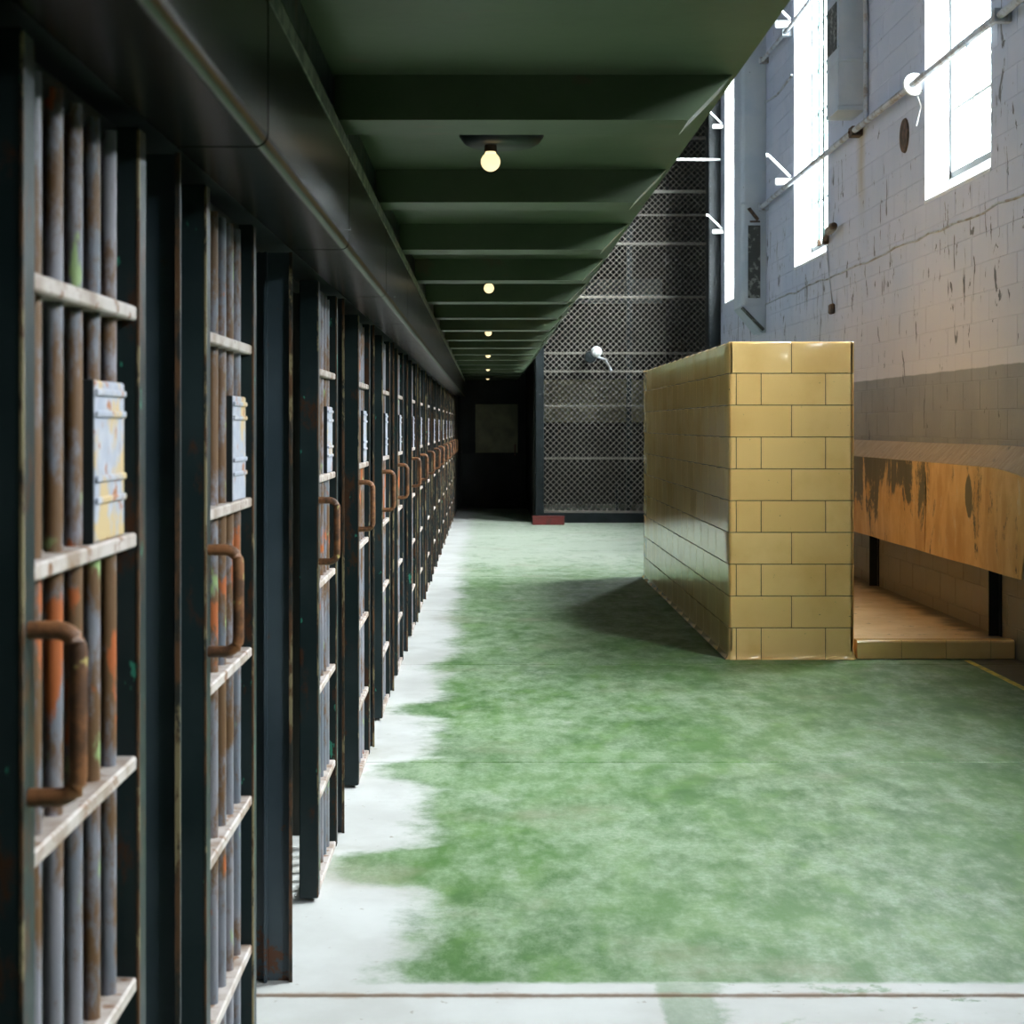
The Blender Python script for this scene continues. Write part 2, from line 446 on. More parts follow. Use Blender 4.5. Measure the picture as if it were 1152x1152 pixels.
# ------------------------------------------------------------------ mesh helpers
class MB:
    def __init__(s): s.v, s.f, s.sm = [], [], False
    def add(s, vs, fs):
        o = len(s.v); s.v += [tuple(p) for p in vs]; s.f += [tuple(i + o for i in f) for f in fs]; return s
    def box(s, x0, x1, y0, y1, z0, z1):
        return s.add([(x0,y0,z0),(x1,y0,z0),(x1,y1,z0),(x0,y1,z0),(x0,y0,z1),(x1,y0,z1),(x1,y1,z1),(x0,y1,z1)],
                     [(0,3,2,1),(4,5,6,7),(0,1,5,4),(1,2,6,5),(2,3,7,6),(3,0,4,7)])
    def cbox(s, x0, x1, y0, y1, z0, z1, c=0.004):
        """box with all edges chamfered"""
        vs, idx = [], {}
        X, Y, Z = (x0, x1), (y0, y1), (z0, z1)
        for i in (0,1):
            for j in (0,1):
                for k in (0,1):
                    sx, sy, sz = (1-2*i)*c, (1-2*j)*c, (1-2*k)*c
                    for a in range(3):
                        p = [X[i]+sx, Y[j]+sy, Z[k]+sz]
                        p[a] = (X[i], Y[j], Z[k])[a]
                        idx[(i,j,k,a)] = len(vs); vs.append(p)
        fs = []
        for i in (0,1): fs.append([idx[(i,0,0,0)], idx[(i,1,0,0)], idx[(i,1,1,0)], idx[(i,0,1,0)]])
        for j in (0,1): fs.append([idx[(0,j,0,1)], idx[(1,j,0,1)], idx[(1,j,1,1)], idx[(0,j,1,1)]])
        for k in (0,1): fs.append([idx[(0,0,k,2)], idx[(1,0,k,2)], idx[(1,1,k,2)], idx[(0,1,k,2)]])
        for j in (0,1):
            for k in (0,1): fs.append([idx[(0,j,k,1)], idx[(1,j,k,1)], idx[(1,j,k,2)], idx[(0,j,k,2)]])
        for i in (0,1):
            for k in (0,1): fs.append([idx[(i,0,k,0)], idx[(i,1,k,0)], idx[(i,1,k,2)], idx[(i,0,k,2)]])
        for i in (0,1):
            for j in (0,1): fs.append([idx[(i,j,0,0)], idx[(i,j,1,0)], idx[(i,j,1,1)], idx[(i,j,0,1)]])
        for i in (0,1):
            for j in (0,1):
                for k in (0,1): fs.append([idx[(i,j,k,0)], idx[(i,j,k,1)], idx[(i,j,k,2)]])
        return s.add(vs, fs)
    def prism(s, pts, axis, a, b):
        """polygon pts (2D) extruded along axis from a to b"""
        n = len(pts)
        def mk(p, t):
            if axis == 'y': return (p[0], t, p[1])
            if axis == 'x': return (t, p[0], p[1])
            return (p[0], p[1], t)
        vs = [mk(p, a) for p in pts] + [mk(p, b) for p in pts]
        fs = [tuple(range(n))[::-1], tuple(range(n, 2*n))]
        fs += [(i, (i+1) % n, n+(i+1) % n, n+i) for i in range(n)]
        return s.add(vs, fs)
    def tube(s, path, r, n=8, smooth=True):
        path = [Vector(p) for p in path]
        rings = []
        for i, p in enumerate(path):
            d = (path[min(i+1, len(path)-1)] - path[max(i-1, 0)]).normalized()
            up = Vector((0,0,1)) if abs(d.z) < 0.9 else Vector((0,1,0))
            u = d.cross(up).normalized(); w = u.cross(d)
            rr = r[i] if isinstance(r, (list, tuple)) else r
            rings.append([p + u*math.cos(2*math.pi*k/n)*rr + w*math.sin(2*math.pi*k/n)*rr for k in range(n)])
        vs = [q for ring in rings for q in ring]
        fs = []
        for i in range(len(path)-1):
            for k in range(n):
                fs.append((i*n+k, i*n+(k+1) % n, (i+1)*n+(k+1) % n, (i+1)*n+k))
        fs.append(tuple(range(n))[::-1]); fs.append(tuple(range((len(path)-1)*n, len(path)*n)))
        s.sm = s.sm or smooth
        return s.add(vs, fs)
    def lathe(s, prof, c, axis='z', n=20):
        """profile (r, t) turned about an axis through c"""
        vs = []
        for r, t in prof:
            for k in range(n):
                a = 2*math.pi*k/n
                p = {'z': (r*math.cos(a), r*math.sin(a), t), 'y': (r*math.cos(a), t, r*math.sin(a)), 'x': (t, r*math.cos(a), r*math.sin(a))}[axis]
                vs.append((c[0]+p[0], c[1]+p[1], c[2]+p[2]))
        fs = [(i*n+k, i*n+(k+1) % n, (i+1)*n+(k+1) % n, (i+1)*n+k) for i in range(len(prof)-1) for k in range(n)]
        fs.append(tuple(range(n))[::-1]); fs.append(tuple(range((len(prof)-1)*n, len(prof)*n)))
        s.sm = True
        return s.add(vs, fs)
    def mesh(s, name, mat):
        m = bpy.data.meshes.new(name)
        m.from_pydata(s.v, [], s.f)
        import bmesh
        bm = bmesh.new(); bm.from_mesh(m)
        bmesh.ops.recalc_face_normals(bm, faces=bm.faces)
        bm.to_mesh(m); bm.free()
        m.materials.append(MATS[mat])
        if s.sm:
            for p in m.polygons: p.use_smooth = True
            try: m.set_sharp_from_angle(angle=math.radians(40))
            except Exception: pass
        return m
    def build(s, name, mat, parent=None):
        return link(name, s.mesh(name, mat), parent)

def link(name, mesh, parent=None, loc=None):
    o = bpy.data.objects.new(name, mesh)
    COL.objects.link(o)
    if parent is not None: o.parent = parent
    if loc is not None: o.location = loc
    return o
def thing(name, label, cat, loc=(0,0,0), group=None):
    o = bpy.data.objects.new(name, None); COL.objects.link(o)
    o.empty_display_size = 0.1
    o.location = loc
    return tag(o, label, cat, group)
def tag(o, label, cat, group=None):
    o['label'] = label; o['category'] = cat
    if group: o['group'] = group
    return o
def struct(o, label=None, cat=None):
    o['kind'] = 'structure'
    if label: o['label'] = label
    if cat: o['category'] = cat
    return o
def stuff(o): o['kind'] = 'stuff'; return o
def copy_tree(o, parent=None, loc=None):
    c = o.copy(); COL.objects.link(c); c.parent = parent
    if loc is not None: c.location = loc
    for ch in list(o.children): copy_tree(ch, c)
    return c
def P(x, y, d):
    return ((x - VX) * d / F, d, CAMZ - (y - VY) * d / F)

# ------------------------------------------------------------------ floor: cast slabs with open joints
FY0, FY1 = -8.0, 33.0
fl = MB().box(-3.3, 3.75, FY0, FY1, -0.20, -0.012).build('floor', 'joint')
struct(fl, 'worn green painted concrete floor of the corridor', 'floor')
ys = [4.44 + 3.07 * k for k in range(-4, 10)]
ys = [FY0] + [y for y in ys if FY0 < y < FY1] + [FY1]
for a, b in zip(ys[:-1], ys[1:]):
    MB().cbox(-3.3, 3.75, a + 0.006, b - 0.006, -0.05, 0.0, 0.004).build('slab', 'floor_paint', fl)
MB().box(3.035, 3.075, 6.5, 10.74, -0.001, 0.0015).build('painted_line', 'yellow_line', fl)['label'] = 'worn yellow painted line'

# ------------------------------------------------------------------ right wall of concrete block
BX1 = 3.66
wb = MB()
wb.box(WX + 0.005, BX1, FY0, FY1, -0.05, WZ0)
wb.box(WX + 0.005, BX1, FY0, FY1, WZ1, 8.3)
edges = sorted(WINS)
yc = FY0
for a, b in edges + [(FY1, FY1)]:
    wb.box(WX + 0.005, BX1, yc, a, WZ0, WZ1); yc = b
for a, b in WINS:
    if a in ZTOP: wb.box(WX + 0.005, BX1, a, b, ZTOP[a], WZ1)  # unseen infill added to hold back light from the shortened window
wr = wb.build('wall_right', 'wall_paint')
struct(wr, 'tall painted concrete block wall with bright windows on the right', 'wall')
CH, CW = WZ0 / 16, 0.4064
cells = []
for r in range(40):
    z0 = r * CH; z1 = min(z0 + CH, 8.2)
    if z1 - z0 < 0.05: continue
    off = 0.0 if r % 2 else CW / 2
    k0 = int((7.0 - off) / CW)
    y = off + k0 * CW
    while y < 25.7:
        segs = [(y, min(y + CW, 25.8))]
        if z0 >= WZ0 - 1e-4 and z0 < WZ1:
            for a, b in WINS:
                new = []
                for s0, s1 in segs:
                    if s1 <= a or s0 >= b: new.append((s0, s1)); continue
                    if s0 < a: new.append((s0, a))
                    if s1 > b: new.append((b, s1))
                segs = new
        for s0, s1 in segs:
            if s1 - s0 > 0.03: cells.append((s0, s1, z0, z1))
        y += CW
def visible(c):
    ym, zm = (c[0]+c[1])/2, (c[2]+c[3])/2
    px, py = VX + WX*F/ym, VY - (zm-CAMZ)*F/ym
    if px > 1165 or py < -15 or px < 812: return 0
    if px < 961 and py > 384: return 0          # behind the tiled partition
    return (c[1]-c[0])*(c[3]-c[2]) / ym**3
cells.sort(key=visible, reverse=True)
cache = {}
G = 0.0021
def block_shape(mb, y0, y1, z0, z1):
    c = 0.003
    xf, xb = WX, WX + 0.012
    vs = [(xb,y0,z0),(xb,y1,z0),(xb,y1,z1),(xb,y0,z1),(xf+c*.7,y0,z0),(xf+c*.7,y1,z0),(xf+c*.7,y1,z1),(xf+c*.7,y0,z1),
          (xf,y0+c,z0+c),(xf,y1-c,z0+c),(xf,y1-c,z1-c),(xf,y0+c,z1-c)]
    fs = [(8,9,10,11)] + [(i,(i+1)%4,4+(i+1)%4,4+i) for i in range(4)] + [(4+i,4+(i+1)%4,8+(i+1)%4,8+i) for i in range(4)] + [(0,1,2,3)]
    mb.add(vs, fs)
rest = MB()
rb = random.Random(3)
for i, (y0, y1, z0, z1) in enumerate(cells):
    if i < 300 and visible((y0, y1, z0, z1)) > 0:
        key = (round(y1-y0, 3), round(z1-z0, 3))
        if key not in cache:
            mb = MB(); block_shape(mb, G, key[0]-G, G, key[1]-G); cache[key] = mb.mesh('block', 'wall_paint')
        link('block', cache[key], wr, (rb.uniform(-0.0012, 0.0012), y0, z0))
    else:
        block_shape(rest, y0+G, y1-G, z0+G, z1-G)
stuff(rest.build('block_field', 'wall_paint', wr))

# ------------------------------------------------------------------ windows
def window(n, a, b):
    WZ1 = ZTOP.get(a, 7.3)
    w = bpy.data.objects.new('window_%d' % n, None); COL.objects.link(w)
    w.location = (3.6, (a+b)/2, WZ0)
    lab = {1: 'tall bright window nearest the camera, above the wash trough',
           2: 'tall bright window between the two wall ducts',
           3: 'far narrow bright window beside the wire mesh screen'}.get(n, 'tall bright window behind the camera')
    struct(w, lab, 'window')
    ox, oy, oz = w.location
    def part(mb, name, mat, parent=w):
        mb.v = [(x-ox, y-oy, z-oz) for x, y, z in mb.v]
        o = mb.build(name, mat, parent); return o
    sill = MB(); sill.prism([(WX-0.004, WZ0-0.004), (WX-0.004, WZ0+0.02), (3.575, WZ0+0.19), (3.65, WZ0+0.19), (3.65, WZ0-0.004)], 'y', a+0.002, b-0.002)
    part(sill, 'window_sill', 'window_white')
    for (y0, y1) in ((a+0.002, a+0.014), (b-0.014, b-0.002)):
        part(MB().box(WX+0.002, 3.57, y0, y1, WZ0+0.0, WZ1), 'reveal', 'window_white')
    z0, z1 = WZ0+0.19, WZ1
    fr = MB()
    fr.box(3.575, 3.625, a, a+0.05, z0, z1); fr.box(3.575, 3.625, b-0.05, b, z0, z1)
    fr.box(3.575, 3.625, a, b, z0, z0+0.05); fr.box(3.575, 3.625, a, b, z1-0.05, z1)
    part(fr, 'window_frame', 'window_frame')
    nc, nr = 3, max(2, round((z1-z0)/0.5))
    cw, rh = (b-a-0.1)/nc, (z1-z0-0.1)/nr
    for i in range(1, nc):
        y = a+0.05+cw*i
        part(MB().box(3.585, 3.615, y-0.014, y+0.014, z0+0.05, z1-0.05), 'mullion', 'window_frame')
    for j in range(1, nr):
        z = z0+0.05+rh*j
        part(MB().box(3.587, 3.613, a+0.05, b-0.05, z-0.011, z+0.011), 'glazing_bar', 'window_frame')
    pm = MB().box(-0.002, 0.002, 0.004, cw-0.004, 0.004, rh-0.004).mesh('pane', 'glass')
    for i in range(nc):
        for j in range(nr):
            link('pane', pm, w, (3.6-ox, a+0.05+cw*i-oy, z0+0.05+rh*j-oz))
for n, (a, b) in enumerate(WINS, 1):
    window(n, a, b)

# ------------------------------------------------------------------ shell: roof, ends, upper tier
struct(MB().box(-3.4, 3.75, FY0, FY1, 8.2, 8.4).build('ceiling', 'hall_ceiling'), 'plain roof slab high over the cell hall', 'ceiling')
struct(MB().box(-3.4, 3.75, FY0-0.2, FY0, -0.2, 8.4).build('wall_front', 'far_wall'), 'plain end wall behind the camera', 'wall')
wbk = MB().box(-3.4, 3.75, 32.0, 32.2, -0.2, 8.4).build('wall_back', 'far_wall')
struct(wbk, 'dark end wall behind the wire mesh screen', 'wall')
MB().box(0.95, 3.3, 31.80, 31.999, 3.80, 4.25).build('ledge', 'ledge_paint', wbk)
MB().box(0.95, 3.3, 31.92, 31.999, 1.55, 2.35).build('faded_panel', 'olive_glass', wbk)

# ------------------------------------------------------------------ left wall: cells
PX0, PX1 = -0.600, -0.527
FP = [2.90 + 1.66 * k for k in range(-1, 16)]       # door posts of the cell fronts
wl = MB()
wl.box(-3.3, -3.1, FY0, FY1, -0.05, 8.2)            # back of the cells
wl.box(-3.2, -0.62, FY0, FY1, 2.36, 2.50)           # cell ceilings
wl.box(-0.70, -0.64, FY0, 1.10, 0, 2.36)            # plain front beside the camera
wl.box(-0.70, -0.64, 1.0, 28.0, 1.98, 2.36)         # header plate
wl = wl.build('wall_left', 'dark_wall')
struct(wl, 'long dark cell block front on the left', 'wall')
part_m = MB().box(-3.1, -0.645, -0.05, 0.05, 0, 2.36).mesh('partition', 'dark_wall')
cm = MB()
cm.box(PX0, PX1, 0.0, 0.008, 0, 1.965)               # web facing the corridor's near end
cm.box(PX0, PX0+0.008, -0.022, 0.0, 0, 1.965)
cm.box(PX1-0.007, PX1, -0.014, 0.0, 0, 1.965)
cm.box(-0.645, PX0, 0.0, 0.06, 0, 1.965)
post_m = cm.mesh('post', 'post_paint')
edge_m = MB().box(PX1-0.006, PX1+0.003, -0.0165, -0.0135, 0, 1.965).mesh('worn_edge', 'steel_edge')
plate_m = MB().cbox(-0.665, -0.640, 0.06, 0.86, 0.0, 1.98, 0.003).mesh('plate', 'steel')
for y in FP:
    link('partition', part_m, wl, (0, y, 0))
    p = link('post', post_m, wl, (0, y, 0))
    link('worn_edge', edge_m, p)
    if y < 27.0: link('plate', plate_m, wl, (0, y, 0))
MB().box(-0.75, -0.62, FY0, 31.99, 2.56, 8.19).build('upper_tier_front', 'upper_paint', wl)
# end of the range and the dark passage beyond
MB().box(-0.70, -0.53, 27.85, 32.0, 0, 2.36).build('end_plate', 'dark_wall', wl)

# cell doors ----------------------------------------------------------
DX0, DX1 = -0.590, -0.531
DZ0, DZ1 = 0.012, 1.955
DW = 0.70
def make_door():
    d = thing('cell_door', '', 'door')
    def st(y0, y1):
        mb = MB().cbox(DX0, DX1, y0, y1, DZ0, DZ1, 0.003)
        o = mb.build('stile', 'steel', d)
        MB().box(DX1-0.003, DX1+0.0012, y0-0.001, y0+0.005, DZ0+0.005, DZ1-0.005).build('worn_edge', 'steel_edge', o)
        return o
    st(0.0, 0.055); st(DW-0.055, DW)
    for z in (0.31, 0.648, 0.985, 1.325, 1.67):
        MB().cbox(DX0+0.004, DX1-0.003, 0.055, DW-0.055, z-0.011, z+0.011, 0.003).build('rail', 'rail_paint', d)
    MB().cbox(DX0+0.002, DX1-0.002, 0.055, DW-0.055, DZ0, DZ0+0.022, 0.003).build('rail', 'rail_paint', d)
    MB().cbox(DX0+0.002, DX1-0.032, 0.055, DW-0.055, DZ1-0.035, DZ1, 0.003).build('rail', 'black_steel', d)
    for k in range(5):
        y = 0.150 + 0.105*k
        MB().tube([(-0.561, y, DZ0+0.02), (-0.561, y, DZ1-0.02)], 0.0125, 10).build('bar', 'bar_paint', d)
    # pull handle
    r = 0.011
    pts = [(DX1-0.002, 0.028, 1.262)]
    for a in range(0, 91, 18):
        t = math.radians(a); pts.append((-0.499 + 0.025*math.sin(t), 0.028, 1.262 - 0.025 + 0.025*math.cos(t)))
    for a in range(0, 91, 18):
        t = math.radians(a); pts.append((-0.499 + 0.025*math.cos(t), 0.028, 1.068 + 0.025 - 0.025*math.sin(t)))
    pts.append((DX1-0.002, 0.028, 1.068))
    MB().tube(pts, r, 10).build('handle', 'rust', d)
    # lock plate strapped over the last bars
    lk = MB().cbox(-0.549, -0.538, 0.385, 0.575, 1.337, 1.562, 0.003)
    lo = lk.build('lock_plate', 'lock_paint', d)
    MB().cbox(-0.574, -0.5385, 0.378, 0.3845, 1.337, 1.562, 0.001).build('shaded_side', 'black_steel', lo)  # near side of the lock coloured black as its unlit face
    for z in (1.545, 1.515, 1.425, 1.395):
        MB().cbox(-0.538, -0.5335, 0.388, 0.572, z-0.005, z+0.005, 0.002).build('strap', 'lock_paint', lo)
    return d
near_doors = [1.93, 3.19, 5.305, 6.97, 8.56, 10.02, 11.90, 13.35, 15.05, 16.80, 18.42, 20.30, 22.00, 23.75, 25.20, 26.90]
labels = ['nearest barred cell door, cut off by the left edge of the photo',
          'second barred steel cell door from the camera, with rusty bars and a brown pull handle',
          'third barred cell door from the camera, its dark stile flecked with turquoise paint',
          'fourth barred cell door from the camera, a brown D-shaped handle on its edge']
ordn = ['fifth','sixth','seventh','eighth','ninth','tenth','eleventh','twelfth','thirteenth','fourteenth']
labels += ['%s barred steel cell door along the left wall, counted from the camera' % o for o in ordn]
labels += ['next to last barred cell door at the far dark end of the left wall',
           'last barred cell door at the far dark end of the left wall']
proto = make_door()
for i, y in enumerate(near_doors):
    o = proto if i == 0 else copy_tree(proto)
    o.location = (0, y, 0)
    tag(o, labels[i], 'door', 'barred cell doors along the left wall')

# door mechanism housing over the doors ---------------------------------
HX0, HX1, HZ0, HZ1 = -0.522, -0.367, 1.966, 2.256
hs = thing('mechanism_housing', 'long dark glossy steel box running over the cell doors', 'metal housing', (0, 0, HZ0))
def oh(mb, name, mat, parent): 
    mb.v = [(x, y, z-HZ0) for x, y, z in mb.v]; return mb.build(name, mat, parent)
oh(MB().box(HX0-0.112, HX1-0.04, FY0+0.1, 28.0, HZ0+0.017, HZ1-0.002), 'core', 'black_steel', hs)
hy = [2.85 + 1.66*k - 0.02 for k in range(-6, 16)]
pm = None
for k, (a, b) in enumerate(zip(hy[:-1], hy[1:])):
    if pm is None:
        mb = MB()
        mb.prism([(HX0, 0.0), (HX1-0.022, 0.0), (HX1-0.0136, 0.0017), (HX1-0.0064, 0.0064), (HX1-0.0017, 0.0136), (HX1, 0.022), (HX1, HZ1-HZ0), (HX1-0.014, HZ1-HZ0), (HX1-0.014, 0.036), (HX1-0.036, 0.016), (HX0, 0.016)], 'y', 0.007, (b-a)-0.007)
        mb.sm = True
        pm = mb.mesh('panel', 'housing')
        sm_ = MB().box(HX1, HX1+0.003, 0.01, (b-a)-0.01, 0.245, 0.283).mesh('flaking_strip', 'strip_paint')
    p = link('panel', pm, hs, (0, a, 0))
    link('flaking_strip', sm_, p)
# riser between housing and walkway with a conduit along it
rs = MB().box(-0.75, -0.41, FY0, 32.0, 2.262, 2.43).build('trim_1', 'steel')
struct(rs, 'dark steel riser between the door housing and the walkway slab', 'trim')
tag(MB().tube([(-0.395, FY0+0.2, 2.285), (-0.395, 31.9, 2.285)], 0.014, 8).build('conduit_pipe', 'housing'),
    'thin dark conduit along the top of the door housing', 'pipe')

# ------------------------------------------------------------------ walkway slab overhead
BXL, BXR, BZ, SZ = -0.62, 0.664, 2.31, 2.43
sl = MB().box(BXL, BXR, FY0, 32.0, SZ, 2.55).build('ceiling_walkway', 'balcony_paint')
struct(sl, 'underside of the grey green concrete walkway above the cell doors', 'ceiling')
bm_ = MB().prism([(-0.405, BZ), (0.535, BZ), (0.662, SZ+0.01), (-0.405, SZ+0.01)], 'y', 0.0, 0.23).mesh('beam', 'balcony_paint')
for k in range(-7, 17):
    y = 4.486 + 1.66*k
    if y < 31.5: link('beam', bm_, sl, (0, y, 0))
# flakes of loose concrete on the walkway edge
rf = random.Random(11)
fk = MB()
for k in range(46):
    y = rf.uniform(4.5, 24); x = BXR + rf.uniform(-0.02, 0.0); z = SZ + rf.uniform(-0.015, 0.03)
    s = rf.uniform(0.008, 0.03)
    a = Vector((x, y, z)); 
    q = [a + Vector((rf.uniform(-.2,1)*s*0.5, rf.uniform(-1,1)*s*2, rf.uniform(-1,.4)*s)) for _ in range(4)]
    fk.add(q, [(0,1,2),(0,2,3),(0,3,1),(1,3,2)])
stuff(fk.build('loose_flakes', 'strip_paint', sl))

# ceiling lamps ----------------------------------------------------------
def lamp(i, y, label):
    t = thing('ceiling_lamp', label, 'lamp', (0.011, y, SZ), 'bare bulbs under the walkway')
    MB().lathe([(0.0, 0.0), (0.135, 0.0), (0.135, -0.010), (0.12, -0.030), (0.10, -0.040), (0.0, -0.040)], (0.035, 0, 0), 'z', 24).build('base_pan', 'black_steel', t)
    MB().box(-0.095, 0.165, -0.10, 0.10, -0.006, 0.0).build('mounting_plate', 'black_steel', t)
    MB().lathe([(0.0, -0.038), (0.020, -0.038), (0.020, -0.060), (0.0, -0.060)], (0, -0.02, 0), 'z', 14).build('socket', 'dark_rust', t)
    pr = [(0.0, -0.055), (0.015, -0.056), (0.018, -0.066)]
    for a in range(30, 181, 15):
        t_ = math.radians(a); pr.append((0.031*math.sin(t_), -0.092 + 0.031*math.cos(t_)))
    MB().lathe(pr, (0, -0.02, 0), 'z', 20).build('bulb', 'bulb_glow', t)
lampl = ['nearest bare glowing bulb on a dark round pan under the walkway', 'second glowing bulb from the camera, half hidden by a beam',
         'third glowing bulb from the camera under the walkway', 'fourth glowing bulb from the camera under the walkway',
         'fifth glowing bulb, next to last in the row under the walkway', 'farthest glowing bulb in the row under the walkway']
for k in range(6):
    lamp(k, 5.40 + 4.98*k, lampl[k])

# ------------------------------------------------------------------ tiled partition
TX0, TX1, TY0, TY1 = 1.544, 2.344, 10.784, 16.67
TC = 0.2032
tp = thing('tiled_partition', 'chest high wall of glazed tan tiles standing on the green floor', 'partition', ((TX0+TX1)/2, TY0, 0))
ox, oy = (TX0+TX1)/2, TY0
MB().box(TX0+0.006-ox, TX1-0.006-ox, 0.006, TY1-TY0-0.006, 0.0, TC*10-0.01).build('core', 'grout', tp)
J = 0.0022
def tile_mesh(w, h, rl=0.0, rr=0.0, rt=0.0, flare=False):
    """front tile in local x (0..w), y depth 0 (face) .. , z 0..h ; rl/rr/rt round the left, right, top edges"""
    mb = MB()
    D = 0.022
    # cross-section in x: list of (x, y)
    xs = []
    if rl:
        for a in range(0, 91, 30):
            t = math.radians(a); xs.append((rl - rl*math.sin(math.pi/2 - t) + 0, rl - rl*math.sin(t)))
    else: xs = [(J, 0.002), (J+0.002, 0.0)]
    if rr:
        for a in range(0, 91, 30):
            t = math.radians(a); xs.append((w - rr + rr*math.sin(t), rr - rr*math.cos(t)))
    else: xs += [(w-J-0.002, 0.0), (w-J, 0.002)]
    zs = [(J, 0.002), (J+0.002, 0.0)]
    if flare: zs = [(0.002, -0.020), (0.012, -0.011), (0.03, -0.004), (0.055, 0.0)]
    if rt:
        for a in range(0, 91, 30):
            t = math.radians(a); zs.append((h - rt + rt*math.sin(t), rt - rt*math.cos(t)))
    else: zs += [(h-J-0.002, 0.0), (h-J, 0.002)]
    vs = []; nx = len(xs)
    for z, dz in zs:
        for x, dx in xs:
            vs.append((x, dx + dz, z))
    fs = [(j*nx+i, j*nx+i+1, (j+1)*nx+i+1, (j+1)*nx+i) for j in range(len(zs)-1) for i in range(nx-1)]
    # back and sides
    o = len(vs)
    vs += [(xs[0][0], D, zs[0][0]), (xs[-1][0], D, zs[0][0]), (xs[-1][0], D, zs[-1][0]), (xs[0][0], D, zs[-1][0])]
    fs.append((o+3, o+2, o+1, o))
    nz = len(zs)
    fs.append(tuple([o] + [j*nx for j in range(nz)] + [o+3]))
    fs.append(tuple([o+1, o+2] + [j*nx+nx-1 for j in range(nz-1, -1, -1)]))
    fs.append(tuple([o, o+1] + [i for i in range(nx-1, -1, -1)]))
    fs.append(tuple([o+3] + [(nz-1)*nx+i for i in range(nx)] + [o+2]))
    mb.add(vs, fs); mb.sm = True
    return mb
tcache = {}
def put_tile(face, u0, u1, r, rl, rr, target=None):
    """face: rotation + origin; u along the face"""
    top, bot = r == 9, r == 0
    key = (round(u1-u0, 4), rl, rr, top, bot)
    if key not in tcache:
        mb = tile_mesh(u1-u0, TC, rl, rr, 0.014 if top else 0.0, bot)
        tcache[key] = (mb, mb.mesh('tile', 'tile'))
    mb, me = tcache[key]
    org, ang = face
    M = Matrix.Translation(org) @ Matrix.Rotation(ang, 4, 'Z') @ Matrix.Translation((u0, 0, r*TC))
    if target is None:
        o = link('tile', me, tp); o.matrix_local = M
    else:
        target.add([M @ Vector(v) for v in mb.v], mb.f); target.sm = True
W = TX1 - TX0; LN = TY1 - TY0
R = 0.012
def front_cuts(r):
    return [0, W/2, W] if (9-r) % 2 == 0 else [0, 0.047, 0.206, 0.617, W]
def side_cuts(r):
    first = 0.205 if (9-r) % 2 == 0 else 0.047
    c = [0]; u = first
    while u < LN - 0.03: c.append(u); u += 0.406
    c.append(LN); return c
front = (Vector((-W/2, 0, 0)), 0.0)
left = (Vector((-W/2, LN, 0)), -math.pi/2)       # u runs from the far end to the near end
right = (Vector((W/2, 0, 0)), math.pi/2)
back = (Vector((W/2, LN, 0)), math.pi)
hid = MB()
for r in range(10):
    c = front_cuts(r)
    for i in range(len(c)-1):
        put_tile(front, c[i], c[i+1], r, R if i == 0 else 0, R if i == len(c)-2 else 0)
    c = [LN - u for u in side_cuts(r)][::-1]
    for i in range(len(c)-1):
        put_tile(left, c[i], c[i+1], r, R if i == 0 else 0, R if i == len(c)-2 else 0)
    c = side_cuts(r)
    for i in range(len(c)-1):
        put_tile(right, c[i], c[i+1], r, R if i == 0 else 0, R if i == len(c)-2 else 0, hid)
    c = front_cuts(r)
    for i in range(len(c)-1):
        put_tile(back, c[i], c[i+1], r, R if i == 0 else 0, R if i == len(c)-2 else 0, hid)
stuff(hid.build('tile_field', 'tile', tp))
y = 0.012
while y < LN - 0.02:
    y1 = min(y + 0.406, LN - 0.012)
    for x0, x1 in ((-W/2+0.012, 0), (0, W/2-0.012)):
        MB().cbox(x0+0.001, x1-0.001, y+0.001, y1-0.001, TC*10-0.012, TC*10-0.0005, 0.001).build('cap_tile', 'tile', tp)
    y = y1

# ------------------------------------------------------------------ platform with tiled curb
pf = thing('shower_platform', 'low ochre stained platform with a tiled curb between tiled wall and trough', 'platform', (2.86, 10.80, 0))
PZ = 0.122
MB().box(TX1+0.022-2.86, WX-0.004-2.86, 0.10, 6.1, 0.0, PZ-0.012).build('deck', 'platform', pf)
cx = TX1 + 0.022
for i in range(4):
    x1 = min(cx + 0.285, WX - 0.004)
    if x1 - cx < 0.02: break
    mb = MB(); 
    mb.prism([(0.0, 0.004), (0.0, PZ-0.014), (0.004, PZ-0.005), (0.014, PZ), (0.100, PZ), (0.100, 0.004)], 'x', cx+0.002-2.86, x1-0.002-2.86)
    mb.build('curb_tile', 'tile', pf)
    cx = x1

